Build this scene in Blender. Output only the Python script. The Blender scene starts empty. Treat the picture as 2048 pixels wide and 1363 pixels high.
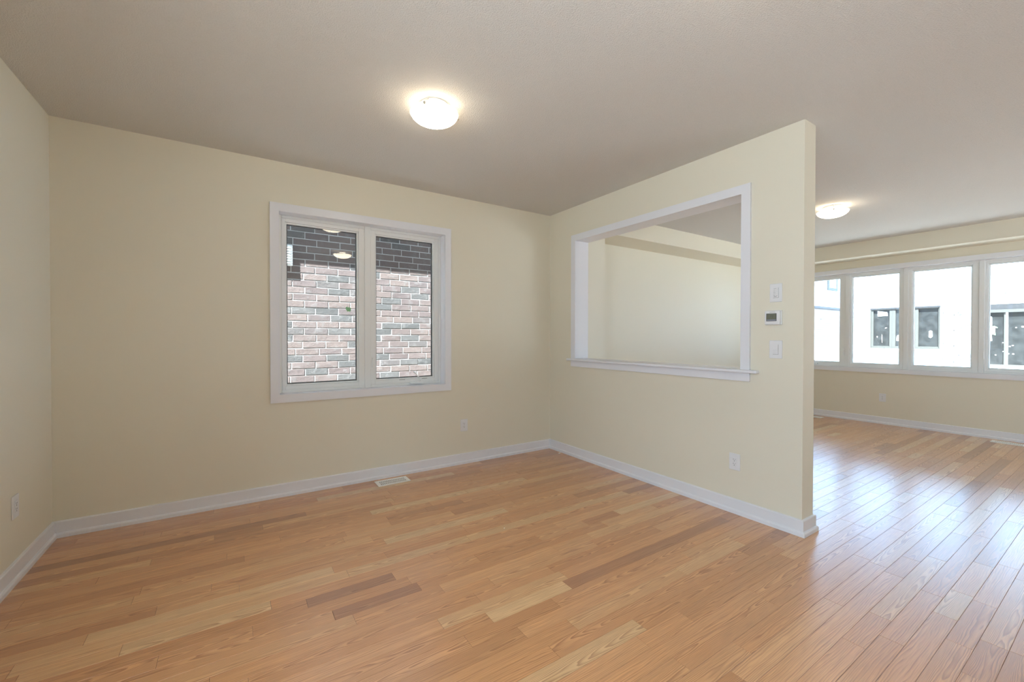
import bpy, bmesh, math, random
from mathutils import Vector, Matrix

C = bpy.context.scene.collection
SC = bpy.context.scene
R = math.radians

# ------------------------------------------------------------------ camera
F_PX, CAM, YAW, PITCH, ROLL = 846.98, Vector((-3.1328, -3.9418, 1.3133)), 0.5822, -0.0098, 0.0009
cd = bpy.data.cameras.new('camera')
cd.sensor_width = 36.0
cd.lens = F_PX / 2048 * 36.0
cd.clip_start = 0.02
cam = bpy.data.objects.new('camera', cd)
C.objects.link(cam)
_f = Vector((math.cos(PITCH) * math.sin(YAW), math.cos(PITCH) * math.cos(YAW), math.sin(PITCH)))
_r = Vector((math.cos(YAW), -math.sin(YAW), 0))
_u = _r.cross(_f)
_rr = _r * math.cos(ROLL) + _u * math.sin(ROLL)
_uu = _u * math.cos(ROLL) - _r * math.sin(ROLL)
cam.matrix_world = Matrix(((_rr.x, _uu.x, -_f.x, CAM.x), (_rr.y, _uu.y, -_f.y, CAM.y),
                           (_rr.z, _uu.z, -_f.z, CAM.z), (0, 0, 0, 1)))
SC.camera = cam

# ------------------------------------------------------------------ world, sun, added fill lights, exposure
SKY_STRENGTH, SUN_STRENGTH, REAR_FILL, LAMP_POWER, LAMP_GLOW = 2.4, 80.0, 2.0, 4.2, 16.0
SIDE_FILL = 43.0
w = bpy.data.worlds.new('world')
SC.world = w
w.use_nodes = True
wb = w.node_tree.nodes['Background']
wb.inputs[0].default_value = (0.54, 0.76, 1.0, 1)
wb.inputs[1].default_value = SKY_STRENGTH
sl = bpy.data.lights.new('sun', 'SUN')
sl.energy = SUN_STRENGTH
sl.angle = R(0.6)
sl.color = (0.82, 0.93, 1.0)
sun = bpy.data.objects.new('sun', sl)
C.objects.link(sun)
sun.rotation_euler = Vector((0.85, 0.45, -1.45)).to_track_quat('-Z', 'Y').to_euler()
sun.location = (-6, -8, 14)
# unseen fill lights added in the rear and side openings to brighten the rooms
for (loc, rot, sx, sy, pw) in (((3.25, -6.93, 1.15), (R(90), 0, 0), 2.6, 2.1, REAR_FILL),
                               ((-4.10, -3.9, 1.45), (R(72), 0, R(-90)), 2.1, 1.6, SIDE_FILL)):
    al = bpy.data.lights.new('added_fill', 'AREA')
    al.shape = 'RECTANGLE'; al.size = sx; al.size_y = sy; al.energy = pw; al.spread = R(140)
    al.color = (0.55, 0.78, 1.0)
    ao = bpy.data.objects.new('added_fill', al)
    C.objects.link(ao)
    ao.location = loc
    ao.rotation_euler = rot
SC.view_settings.view_transform = 'Standard'
SC.view_settings.look = 'None'
SC.view_settings.gamma = 1.0
SC.view_settings.use_curve_mapping = False
SC.view_settings.exposure = -0.12
SC.cycles.use_denoising = True
SC.cycles.max_bounces = 12
SC.cycles.diffuse_bounces = 8
SC.cycles.transparent_max_bounces = 12
SC.cycles.sample_clamp_indirect = 6.0

# ------------------------------------------------------------------ helpers
rnd = random.Random(7)


def ident(p):
    return Vector(p)


class MB:
    """collects shapes into one bmesh; fn maps local coordinates into the world"""

    def __init__(self, fn=ident):
        self.bm = bmesh.new()
        self.fn = fn

    def face(self, pts, mi=0, smooth=False):
        vs = [self.bm.verts.new(self.fn(p)) for p in pts]
        f = self.bm.faces.new(vs)
        f.material_index = mi
        f.smooth = smooth
        return f

    def box(self, a, b, bev=0.0, mi=0, seg=2):
        x0, x1 = sorted((a[0], b[0])); y0, y1 = sorted((a[1], b[1])); z0, z1 = sorted((a[2], b[2]))
        t = bmesh.new()
        bmesh.ops.create_cube(t, size=1.0)
        for v in t.verts:
            v.co = Vector(((x0 + x1) / 2 + v.co.x * (x1 - x0), (y0 + y1) / 2 + v.co.y * (y1 - y0),
                           (z0 + z1) / 2 + v.co.z * (z1 - z0)))
        if bev > 0:
            bev = min(bev, 0.45 * min(x1 - x0, y1 - y0, z1 - z0))
            bmesh.ops.bevel(t, geom=list(t.edges), offset=bev, segments=seg, profile=0.5, affect='EDGES')
        self._merge(t, mi)
        return self

    def _merge(self, t, mi=0, smooth=False):
        m = {}
        for v in t.verts:
            m[v] = self.bm.verts.new(self.fn(v.co))
        for f in t.faces:
            try:
                g = self.bm.faces.new([m[v] for v in f.verts])
                g.material_index = mi
                g.smooth = smooth or f.smooth
            except ValueError:
                pass
        t.free()

    def prism(self, outline, d0, d1, axis=1, mi=0, bev=0.0):
        """outline: 2-D points; extruded along axis from d0 to d1"""
        t = bmesh.new()

        def P(q, d):
            q = list(q); q.insert(axis, d)
            return Vector(q)
        a = [t.verts.new(P(q, d0)) for q in outline]
        b = [t.verts.new(P(q, d1)) for q in outline]
        t.faces.new(a); t.faces.new(b[::-1])
        n = len(outline)
        for i in range(n):
            t.faces.new([a[i], b[i], b[(i + 1) % n], a[(i + 1) % n]])
        if bev:
            bmesh.ops.bevel(t, geom=list(t.edges), offset=bev, segments=2, profile=0.5, affect='EDGES')
        self._merge(t, mi)
        return self

    def lathe(self, prof, center, n=48, mi=0, smooth=True):
        """prof: (radius, z) list, turned round the vertical axis"""
        rings = []
        for (r, z) in prof:
            if r < 1e-6:
                rings.append([self.bm.verts.new(self.fn((center[0], center[1], center[2] + z)))])
            else:
                rings.append([self.bm.verts.new(self.fn((center[0] + r * math.cos(2 * math.pi * k / n),
                                                         center[1] + r * math.sin(2 * math.pi * k / n),
                                                         center[2] + z))) for k in range(n)])
        for A, B in zip(rings[:-1], rings[1:]):
            for k in range(n):
                k2 = (k + 1) % n
                q = [A[k % len(A)], A[k2 % len(A)], B[k2 % len(B)], B[k % len(B)]]
                u = []
                for v in q:
                    if v not in u:
                        u.append(v)
                if len(u) > 2:
                    f = self.bm.faces.new(u); f.smooth = smooth; f.material_index = mi
        return self

    def ball(self, c, r, mi=0, n=16):
        t = bmesh.new()
        bmesh.ops.create_uvsphere(t, u_segments=n, v_segments=n // 2, radius=r)
        for v in t.verts:
            v.co += Vector(c)
        self._merge(t, mi, True)
        return self

    def rod(self, a, b, r, n=12, mi=0):
        a, b = Vector(a), Vector(b)
        d = b - a
        t = bmesh.new()
        bmesh.ops.create_cone(t, cap_ends=True, segments=n, radius1=r, radius2=r, depth=d.length)
        M = Matrix.Translation((a + b) / 2) @ d.to_track_quat('Z', 'Y').to_matrix().to_4x4()
        for v in t.verts:
            v.co = M @ v.co
        self._merge(t, mi)
        return self

    def frame(self, u0, u1, z0, z1, wl, wr, wb_, wt, w0, w1, bev=0.002, mi=0):
        """rectangular frame in local (u, depth, z), stiles run full height"""
        self.box((u0, w0, z0), (u0 + wl, w1, z1), bev, mi)
        self.box((u1 - wr, w0, z0), (u1, w1, z1), bev, mi)
        self.box((u0 + wl, w0, z0), (u1 - wr, w1, z0 + wb_), bev, mi)
        self.box((u0 + wl, w0, z1 - wt), (u1 - wr, w1, z1), bev, mi)
        return self

    def build(self, name, mats, parent=None):
        bmesh.ops.recalc_face_normals(self.bm, faces=self.bm.faces)
        me = bpy.data.meshes.new(name)
        self.bm.to_mesh(me)
        self.bm.free()
        for m in (mats if isinstance(mats, (list, tuple)) else [mats]):
            me.materials.append(m)
        o = bpy.data.objects.new(name, me)
        C.objects.link(o)
        if parent is not None:
            o.parent = parent
            o.matrix_parent_inverse = parent.matrix_world.inverted()
        return o


def tag(o, label=None, cat=None, group=None, kind=None):
    if label: o['label'] = label
    if cat: o['category'] = cat
    if group: o['group'] = group
    if kind: o['kind'] = kind
    return o


def struct(o, label, cat):
    return tag(o, label, cat, kind='structure')


def empty(name, loc):
    o = bpy.data.objects.new(name, None)
    o.location = loc
    o.empty_display_size = 0.1
    C.objects.link(o)
    o.matrix_world = Matrix.Translation(loc)
    return o


# ------------------------------------------------------------------ materials
def mat(name, col, rough=0.5, metal=0.0, spec=0.5):
    m = bpy.data.materials.new(name)
    m.use_nodes = True
    b = m.node_tree.nodes['Principled BSDF']
    b.inputs['Base Color'].default_value = (*col, 1)
    b.inputs['Roughness'].default_value = rough
    b.inputs['Metallic'].default_value = metal
    b.inputs['Specular IOR Level'].default_value = spec
    return m


def N(m, t, **kw):
    n = m.node_tree.nodes.new(t)
    for k, v in kw.items():
        if k.startswith('i_'):
            n.inputs[k[2:].replace('_', ' ')].default_value = v
        else:
            setattr(n, k, v)
    return n


def L(m, a, b):
    m.node_tree.links.new(a, b)


def math_node(m, op, a, b=None, c=None):
    n = m.node_tree.nodes.new('ShaderNodeMath')
    n.operation = op
    for i, v in enumerate((a, b, c)):
        if v is None:
            continue
        if isinstance(v, (int, float)):
            n.inputs[i].default_value = v
        else:
            m.node_tree.links.new(v, n.inputs[i])
    return n.outputs[0]


def noisy(m, scale, strength, dist=0.002, detail=3, col_var=0.0, stretch=(1, 1, 1)):
    """bump (and slight tone) noise in object coordinates on a plain material"""
    nt = m.node_tree
    b = nt.nodes['Principled BSDF']
    tc = N(m, 'ShaderNodeTexCoord'); mp = N(m, 'ShaderNodeMapping')
    mp.inputs['Scale'].default_value = stretch
    L(m, tc.outputs['Object'], mp.inputs['Vector'])
    n = N(m, 'ShaderNodeTexNoise')
    n.inputs['Scale'].default_value = scale; n.inputs['Detail'].default_value = detail
    L(m, mp.outputs[0], n.inputs['Vector'])
    bp = N(m, 'ShaderNodeBump')
    bp.inputs['Strength'].default_value = strength; bp.inputs['Distance'].default_value = dist
    L(m, n.outputs['Fac'], bp.inputs['Height']); L(m, bp.outputs[0], b.inputs['Normal'])
    if col_var:
        c = b.inputs['Base Color'].default_value[:3]
        r = N(m, 'ShaderNodeValToRGB')
        r.color_ramp.elements[0].position = 0.3; r.color_ramp.elements[1].position = 0.7
        r.color_ramp.elements[0].color = (*[x * (1 - col_var) for x in c], 1)
        r.color_ramp.elements[1].color = (*[min(1, x * (1 + col_var)) for x in c], 1)
        L(m, n.outputs['Fac'], r.inputs[0]); L(m, r.outputs[0], b.inputs['Base Color'])
    return m


WALL = noisy(mat('cream_paint', (0.765, 0.72, 0.595), 0.55, spec=0.3), 260, 0.12, 0.001)
CEIL = noisy(mat('stippled_ceiling', (0.67, 0.66, 0.635), 0.9, spec=0.1), 150, 0.6, 0.007, 3, 0.03)
TRIM = noisy(mat('white_trim_paint', (0.785, 0.79, 0.825), 0.3), 40, 0.03, 0.001)
VINYL = noisy(mat('white_vinyl', (0.80, 0.81, 0.80), 0.35), 60, 0.02, 0.001)
PLASTIC = noisy(mat('white_plastic', (0.77, 0.77, 0.775), 0.35), 200, 0.02, 0.0005)
DARKSLOT = mat('dark_slot', (0.03, 0.03, 0.03), 0.7)
GREYLINE = mat('grey_print', (0.32, 0.32, 0.30), 0.6)
SPACER = mat('dark_spacer', (0.035, 0.037, 0.045), 0.5)
NICKEL = mat('brushed_nickel', (0.62, 0.57, 0.50), 0.3, 1.0)
LCD = noisy(mat('lcd_green_grey', (0.16, 0.17, 0.13), 0.25), 300, 0.02, 0.0003)
LCDBAR = mat('lcd_blue_bar', (0.24, 0.26, 0.30), 0.3)
LCDINK = mat('lcd_ink', (0.07, 0.075, 0.055), 0.5)
VENTW = noisy(mat('white_enamel', (0.83, 0.82, 0.79), 0.4), 80, 0.02, 0.0005)
TAPE = noisy(mat('green_tape', (0.30, 0.62, 0.34), 0.6), 150, 0.2, 0.001)
PAPER = noisy(mat('white_scrap', (0.85, 0.86, 0.80), 0.8), 120, 0.2, 0.001)
WRAP = noisy(mat('white_house_wrap', (0.53, 0.70, 0.94), 0.5), 1.3, 0.35, 0.05, 4, 0.03)
INK = mat('grey_lettering', (0.03, 0.031, 0.033), 0.7)
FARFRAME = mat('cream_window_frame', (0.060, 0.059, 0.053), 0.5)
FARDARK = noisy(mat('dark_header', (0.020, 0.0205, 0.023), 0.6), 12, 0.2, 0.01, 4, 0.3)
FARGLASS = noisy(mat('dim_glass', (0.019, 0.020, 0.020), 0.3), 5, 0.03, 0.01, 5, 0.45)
STICK = mat('white_sticker', (0.88, 0.88, 0.88), 0.6)
SOIL = noisy(mat('bare_soil', (0.36, 0.345, 0.33), 0.95), 3, 0.8, 0.08, 6, 0.3)


def glass_material():
    m = bpy.data.materials.new('window_glass')
    m.use_nodes = True
    nt = m.node_tree
    nt.nodes.clear()
    out = N(m, 'ShaderNodeOutputMaterial'); mix = N(m, 'ShaderNodeMixShader')
    tr = N(m, 'ShaderNodeBsdfTransparent'); gl = N(m, 'ShaderNodeBsdfGlossy')
    tr.inputs[0].default_value = (0.96, 0.975, 0.97, 1)
    gl.inputs['Roughness'].default_value = 0.0
    fr = N(m, 'ShaderNodeFresnel'); fr.inputs[0].default_value = 1.5
    geo = N(m, 'ShaderNodeNewGeometry')
    # plain dielectric reflectance on both faces of the pane (a back face would otherwise read as 1/ior)
    ior = math_node(m, 'ADD', 1.5, math_node(m, 'MULTIPLY', geo.outputs['Backfacing'], 1 / 1.5 - 1.5))
    ior = math_node(m, 'ADD', 1.5, 0.0)
    L(m, ior, fr.inputs[0])
    lw = N(m, 'ShaderNodeLayerWeight'); lw.inputs[0].default_value = 0.5
    f5 = math_node(m, 'POWER', lw.outputs['Facing'], 5.0)
    k = math_node(m, 'ADD', 0.045, math_node(m, 'MULTIPLY', f5, 0.9))
    L(m, k, mix.inputs[0])
    L(m, tr.outputs[0], mix.inputs[1]); L(m, gl.outputs[0], mix.inputs[2])
    L(m, mix.outputs[0], out.inputs['Surface'])
    return m


GLASS = glass_material()


def lamp_glass():
    m = bpy.data.materials.new('frosted_lamp_glass')
    m.use_nodes = True
    b = m.node_tree.nodes['Principled BSDF']
    b.inputs['Base Color'].default_value = (0.9, 0.86, 0.78, 1)
    b.inputs['Roughness'].default_value = 0.35
    b.inputs['Emission Color'].default_value = (1.0, 0.87, 0.67, 1)
    b.inputs['Emission Strength'].default_value = LAMP_GLOW
    return m


LAMPGLASS = lamp_glass()
ETCHED = mat('etched_glass_inside', (0.85, 0.82, 0.75), 0.5)
LAMPRIM = lamp_glass()
LAMPRIM.name = 'frosted_lamp_rim'
LAMPRIM.node_tree.nodes['Principled BSDF'].inputs['Emission Strength'].default_value = 1.2


def floor_material():
    """red oak strip: every strip carries its own random numbers and its own u (along) / v (across) in metres"""
    m = bpy.data.materials.new('oak_strip_floor')
    m.use_nodes = True
    b = m.node_tree.nodes['Principled BSDF']
    uv = N(m, 'ShaderNodeUVMap', uv_map='board'); sep = N(m, 'ShaderNodeSeparateXYZ'); L(m, uv.outputs[0], sep.inputs[0])
    u, v = sep.outputs[0], sep.outputs[1]
    at = N(m, 'ShaderNodeAttribute', attribute_name='rand_a'); sa = N(m, 'ShaderNodeSeparateColor'); L(m, at.outputs['Color'], sa.inputs[0])
    at2 = N(m, 'ShaderNodeAttribute', attribute_name='rand_b'); sb = N(m, 'ShaderNodeSeparateColor'); L(m, at2.outputs['Color'], sb.inputs[0])
    r1, r2, r3 = sa.outputs[0], sa.outputs[1], sa.outputs[2]
    q1, q2, q3 = sb.outputs[0], sb.outputs[1], sb.outputs[2]
    # base tone per strip
    ramp = N(m, 'ShaderNodeValToRGB'); L(m, r1, ramp.inputs[0])
    cr = ramp.color_ramp
    cols = [(0.0, (0.44, 0.20, 0.085)), (0.14, (0.53, 0.25, 0.10)), (0.35, (0.63, 0.305, 0.122)), (0.6, (0.685, 0.348, 0.150)),
            (0.82, (0.71, 0.395, 0.178)), (1.0, (0.73, 0.465, 0.235))]
    cr.elements[0].position, cr.elements[0].color = cols[0][0], (*cols[0][1], 1)
    cr.elements[1].position, cr.elements[1].color = cols[-1][0], (*cols[-1][1], 1)
    for p, c in cols[1:-1]:
        e = cr.elements.new(p); e.color = (*c, 1)
    # warp for the growth rings
    def vec(su, sv, ou=None, k=None):
        c = N(m, 'ShaderNodeCombineXYZ')
        L(m, math_node(m, 'ADD', math_node(m, 'MULTIPLY', u, su), math_node(m, 'MULTIPLY', r2, 97.0)), c.inputs[0])
        L(m, math_node(m, 'ADD', math_node(m, 'MULTIPLY', v, sv), math_node(m, 'MULTIPLY', r3, 53.0)), c.inputs[1])
        return c.outputs[0]
    nz = N(m, 'ShaderNodeTexNoise'); nz.inputs['Scale'].default_value = 1.0; nz.inputs['Detail'].default_value = 2.5
    L(m, vec(2.2, 17.0), nz.inputs['Vector'])
    warp = math_node(m, 'SUBTRACT', nz.outputs['Fac'], 0.5)
    vc = math_node(m, 'SUBTRACT', v, math_node(m, 'ADD', 0.012, math_node(m, 'MULTIPLY', q1, 0.06)))
    # rings = a*vc^2 + b*u + c*v + warp : parabolic cathedrals, or near straight grain
    para = math_node(m, 'MULTIPLY', math_node(m, 'MULTIPLY', vc, vc), 3600.0)
    lin = math_node(m, 'MULTIPLY', u, math_node(m, 'MULTIPLY', math_node(m, 'SUBTRACT', q2, 0.5), 16.0))
    cat = math_node(m, 'ADD', para, lin)
    strt = math_node(m, 'ADD', math_node(m, 'MULTIPLY', v, 125.0), math_node(m, 'MULTIPLY', u, math_node(m, 'MULTIPLY', math_node(m, 'SUBTRACT', q2, 0.5), 3.0)))
    sel = math_node(m, 'GREATER_THAN', q3, 0.42)
    base = N(m, 'ShaderNodeMix'); base.data_type = 'FLOAT'
    L(m, sel, base.inputs[0]); L(m, strt, base.inputs[2]); L(m, cat, base.inputs[3])
    wa = N(m, 'ShaderNodeMix'); wa.data_type = 'FLOAT'
    L(m, sel, wa.inputs[0]); wa.inputs[2].default_value = 6.0; wa.inputs[3].default_value = 6.5
    ph = math_node(m, 'ADD', base.outputs[0], math_node(m, 'MULTIPLY', warp, wa.outputs[0]))
    s = math_node(m, 'FRACT', ph)
    ring = math_node(m, 'POWER', s, 2.2)                     # slow rise then abrupt edge, as late wood does
    soft = math_node(m, 'MULTIPLY', ring, math_node(m, 'SUBTRACT', 1.0, math_node(m, 'POWER', s, 14.0)))
    # fine pores
    nf = N(m, 'ShaderNodeTexNoise'); nf.inputs['Scale'].default_value = 1.0; nf.inputs['Detail'].default_value = 4.0
    L(m, vec(9.0, 520.0), nf.inputs['Vector'])
    pores = math_node(m, 'MULTIPLY', math_node(m, 'SUBTRACT', nf.outputs['Fac'], 0.5), 1.0)
    nl = N(m, 'ShaderNodeTexNoise'); nl.inputs['Scale'].default_value = 1.0; nl.inputs['Detail'].default_value = 2.0
    L(m, vec(2.5, 12.0), nl.inputs['Vector'])
    dark = N(m, 'ShaderNodeMix'); dark.data_type = 'RGBA'; dark.blend_type = 'MULTIPLY'
    na = N(m, 'ShaderNodeTexNoise'); na.inputs['Scale'].default_value = 1.0; na.inputs['Detail'].default_value = 3.0
    L(m, vec(1.2, 70.0), na.inputs['Vector'])
    patch = math_node(m, 'MULTIPLY', math_node(m, 'SUBTRACT', na.outputs['Fac'], 0.31), 3.2)
    patch = math_node(m, 'MINIMUM', math_node(m, 'MAXIMUM', patch, 0.0), 1.0)
    fade = N(m, 'ShaderNodeMix'); fade.data_type = 'FLOAT'; L(m, sel, fade.inputs[0]); L(m, patch, fade.inputs[2]); fade.inputs[3].default_value = 1.0
    soft = math_node(m, 'MULTIPLY', soft, fade.outputs[0])
    amt = math_node(m, 'MULTIPLY', soft, math_node(m, 'ADD', 0.40, math_node(m, 'MULTIPLY', nl.outputs['Fac'], 1.2)))
    L(m, amt, dark.inputs[0]); L(m, ramp.outputs[0], dark.inputs[6]); dark.inputs[7].default_value = (0.43, 0.29, 0.205, 1)
    val = math_node(m, 'ADD', 1.0, math_node(m, 'ADD', math_node(m, 'MULTIPLY', pores, 0.9), math_node(m, 'MULTIPLY', math_node(m, 'SUBTRACT', nl.outputs['Fac'], 0.5), 0.35)))
    hsv = N(m, 'ShaderNodeHueSaturation'); L(m, dark.outputs[2], hsv.inputs['Color']); L(m, val, hsv.inputs['Value'])
    L(m, hsv.outputs[0], b.inputs['Base Color'])
    b.inputs['Specular IOR Level'].default_value = 0.5
    b.inputs['Coat Weight'].default_value = 1.0; b.inputs['Coat Roughness'].default_value = 0.27; b.inputs['Coat IOR'].default_value = 1.6
    rg = math_node(m, 'ADD', FLOOR_ROUGH, math_node(m, 'MULTIPLY', math_node(m, 'SUBTRACT', nl.outputs['Fac'], 0.5), 0.10))
    L(m, rg, b.inputs['Roughness'])
    bp = N(m, 'ShaderNodeBump'); bp.inputs['Strength'].default_value = 0.25; bp.inputs['Distance'].default_value = 0.001
    hgt = math_node(m, 'SUBTRACT', math_node(m, 'MULTIPLY', nl.outputs['Fac'], 1.6), math_node(m, 'MULTIPLY', soft, 0.12))
    L(m, hgt, bp.inputs['Height']); L(m, bp.outputs[0], b.inputs['Normal'])
    return m


FLOOR_ROUGH = 0.34
OAK = floor_material()
GAP = mat('dark_floor_gap', (0.10, 0.055, 0.03), 0.8)


def brick_material(name, attr, light):
    m = bpy.data.materials.new(name)
    m.use_nodes = True
    b = m.node_tree.nodes['Principled BSDF']
    b.inputs['Roughness'].default_value = 0.9
    at = N(m, 'ShaderNodeAttribute', attribute_name=attr)
    sp = N(m, 'ShaderNodeSeparateColor'); L(m, at.outputs['Color'], sp.inputs[0])
    ramp = N(m, 'ShaderNodeValToRGB'); L(m, sp.outputs[0], ramp.inputs[0])
    cr = ramp.color_ramp
    cols = [(0.0, (0.062, 0.057, 0.054)), (0.22, (0.085, 0.076, 0.071)), (0.30, (0.099, 0.071, 0.066)), (0.65, (0.115, 0.083, 0.074)), (1.0, (0.128, 0.092, 0.080))]
    cr.elements[0].position, cr.elements[0].color = 0, (*cols[0][1], 1)
    cr.elements[1].position, cr.elements[1].color = 1, (*cols[-1][1], 1)
    for p, c in cols[1:-1]:
        e = cr.elements.new(p); e.color = (*c, 1)
    tc = N(m, 'ShaderNodeTexCoord')
    n1 = N(m, 'ShaderNodeTexNoise'); n1.inputs['Scale'].default_value = 14; n1.inputs['Detail'].default_value = 6
    n2 = N(m, 'ShaderNodeTexNoise'); n2.inputs['Scale'].default_value = 130; n2.inputs['Detail'].default_value = 4
    for n in (n1, n2):
        L(m, tc.outputs['Object'], n.inputs['Vector'])
    mx = N(m, 'ShaderNodeMix'); mx.data_type = 'RGBA'
    pale = math_node(m, 'MULTIPLY', math_node(m, 'GREATER_THAN', n1.outputs['Fac'], 0.585), 0.35)
    L(m, pale, mx.inputs[0]); L(m, ramp.outputs[0], mx.inputs[6]); mx.inputs[7].default_value = (0.161, 0.145, 0.136, 1)
    hsv = N(m, 'ShaderNodeHueSaturation'); L(m, mx.outputs[2], hsv.inputs['Color'])
    L(m, math_node(m, 'ADD', 0.55, math_node(m, 'MULTIPLY', n2.outputs['Fac'], 0.9)), hsv.inputs['Value'])
    L(m, hsv.outputs[0], b.inputs['Base Color'])
    bp = N(m, 'ShaderNodeBump'); bp.inputs['Strength'].default_value = 0.7; bp.inputs['Distance'].default_value = 0.006
    L(m, math_node(m, 'ADD', n1.outputs['Fac'], math_node(m, 'MULTIPLY', n2.outputs['Fac'], 0.6)), bp.inputs['Height'])
    L(m, bp.outputs[0], b.inputs['Normal'])
    return m


BRICK = brick_material('red_grey_brick', 'brick_tone', 1.0)
MORTAR = noisy(mat('pale_mortar', (0.389, 0.370, 0.358), 0.95), 90, 0.6, 0.004, 5, 0.12)


def far_brick():
    m = mat('pale_brick_courses', (0.5, 0.46, 0.44), 0.9)
    b = m.node_tree.nodes['Principled BSDF']
    tc = N(m, 'ShaderNodeTexCoord'); mp = N(m, 'ShaderNodeMapping')
    mp.inputs['Rotation'].default_value = (R(90), 0, 0)
    L(m, tc.outputs['Object'], mp.inputs['Vector'])
    br = N(m, 'ShaderNodeTexBrick')
    br.inputs['Scale'].default_value = 1.0
    br.inputs['Brick Width'].default_value = 0.25; br.inputs['Row Height'].default_value = 0.08
    br.inputs['Mortar Size'].default_value = 0.006
    br.inputs['Color1'].default_value = (0.098, 0.088, 0.082, 1); br.inputs['Color2'].default_value = (0.115, 0.105, 0.098, 1)
    br.inputs['Mortar'].default_value = (0.062, 0.058, 0.055, 1)
    sw = N(m, 'ShaderNodeSeparateXYZ'); cb = N(m, 'ShaderNodeCombineXYZ')
    L(m, tc.outputs['Object'], sw.inputs[0]); L(m, sw.outputs[0], cb.inputs[0]); L(m, sw.outputs[2], cb.inputs[1])
    L(m, cb.outputs[0], br.inputs['Vector'])
    L(m, br.outputs['Color'], b.inputs['Base Color'])
    return m


FARBRICK = far_brick()

# ------------------------------------------------------------------ setting: shell of the two rooms
H, LW, PN, T, FX, RY = 2.74, 4.1223, 2.6686, 0.1607, 5.085, -7.0
W1 = (-2.817, -1.352, 0.838, 2.335)          # window in the back wall: x0, x1, z0, z1 (inside of casing)
W2 = (0.47, 3.37, 0.838, 2.335)              # window band in the far wall, along -y
OP = (-2.264, -0.459, 1.052, 2.36)           # pass-through opening in the partition: y0, y1, z0, z1
COLX, COLY, SOZ, SOX = 0.477, -0.42, 2.52, 4.70


def build_floor():
    x0, x1, y0, y1, bw = -LW - 0.05, FX + 0.05, RY - 0.05, 0.05, 0.0835
    bm = bmesh.new()
    uvl = bm.loops.layers.uv.new('board')
    ca = bm.loops.layers.float_color.new('rand_a'); cb = bm.loops.layers.float_color.new('rand_b')
    g, dz = 0.0004, 0.0009
    row = 0
    y = -1.696 - bw * 70
    while y < y1:
        x = x0 - rnd.random() * 0.9
        while x < x1:
            ln = rnd.choice((0.3, 0.45, 0.6, 0.75, 0.9, 1.1, 1.35)) * rnd.uniform(0.9, 1.12)
            a, b_ = max(x, x0), min(x + ln, x1)
            if b_ - a > 0.01 and y + bw > y0:
                ra = [rnd.random() for _ in range(3)]; ra[0] = min(1, max(0, rnd.gauss(0.54, 0.25)))
                rb = [rnd.random() for _ in range(3)]
                # flat top with a micro-bevel all round that drops into the joint
                ys = (y + g, y + g + 0.0008, y + bw - g - 0.0008, y + bw - g)
                xs = (a + g, a + g + 0.0008, b_ - g - 0.0008, b_ - g)
                top = [(xs[1], ys[1], 0), (xs[2], ys[1], 0), (xs[2], ys[2], 0), (xs[1], ys[2], 0)]
                low = [(xs[0], ys[0], -dz), (xs[3], ys[0], -dz), (xs[3], ys[3], -dz), (xs[0], ys[3], -dz)]
                tv = [bm.verts.new(p) for p in top]; lv = [bm.verts.new(p) for p in low]
                fs = [bm.faces.new(tv)] + [bm.faces.new((lv[i], lv[(i + 1) % 4], tv[(i + 1) % 4], tv[i])) for i in range(4)]
                for f in fs:
                    for lp in f.loops:
                        lp[uvl].uv = (lp.vert.co.x - x, lp.vert.co.y - y)
                        lp[ca] = (*ra, 1); lp[cb] = (*rb, 1)
            x += ln
        y += bw; row += 1
    f = bm.faces.new([bm.verts.new(p) for p in ((x0, y0, -dz), (x1, y0, -dz), (x1, y1, -dz), (x0, y1, -dz))])
    f.material_index = 1
    for p in (((x0, y0, -0.12), (x0, y1, -0.12), (x1, y1, -0.12), (x1, y0, -0.12)),):
        f = bm.faces.new([bm.verts.new(q) for q in p]); f.material_index = 1
    me = bpy.data.meshes.new('floor')
    bm.to_mesh(me); bm.free()
    me.materials.append(OAK); me.materials.append(GAP)
    o = bpy.data.objects.new('floor', me)
    C.objects.link(o)
    return o


struct(build_floor(), 'red oak strip floor running through both rooms', 'floor')
struct(MB().box((-LW - 0.12, RY - 0.12, H), (FX + 0.2, 0.2, H + 0.12)).build('ceiling', CEIL),
       'pale stippled ceiling over both rooms', 'ceiling')


def holed_wall(name, fn, u0, u1, d0, d1, holes, mats=WALL, z1=H):
    """wall in local (u, d, z) with rectangular holes (hu0, hu1, hz0, hz1), left to right"""
    m = MB(fn)
    u = u0
    for (a, b, c, d) in holes:
        if a > u: m.box((u, d0, 0), (a, d1, z1))
        if c > 0: m.box((a, d0, 0), (b, d1, c))
        if d < z1: m.box((a, d0, d), (b, d1, z1))
        u = b
    if u < u1: m.box((u, d0, 0), (u1, d1, z1))
    return m.build(name, mats)


def far_fn(p):      # local u runs along -y, depth runs out through the far wall
    return Vector((FX + p[1], -p[0], p[2]))


def part_fn(p):     # local u runs along +y, depth runs +x through the partition
    return Vector((p[1], p[0], p[2]))


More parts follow.
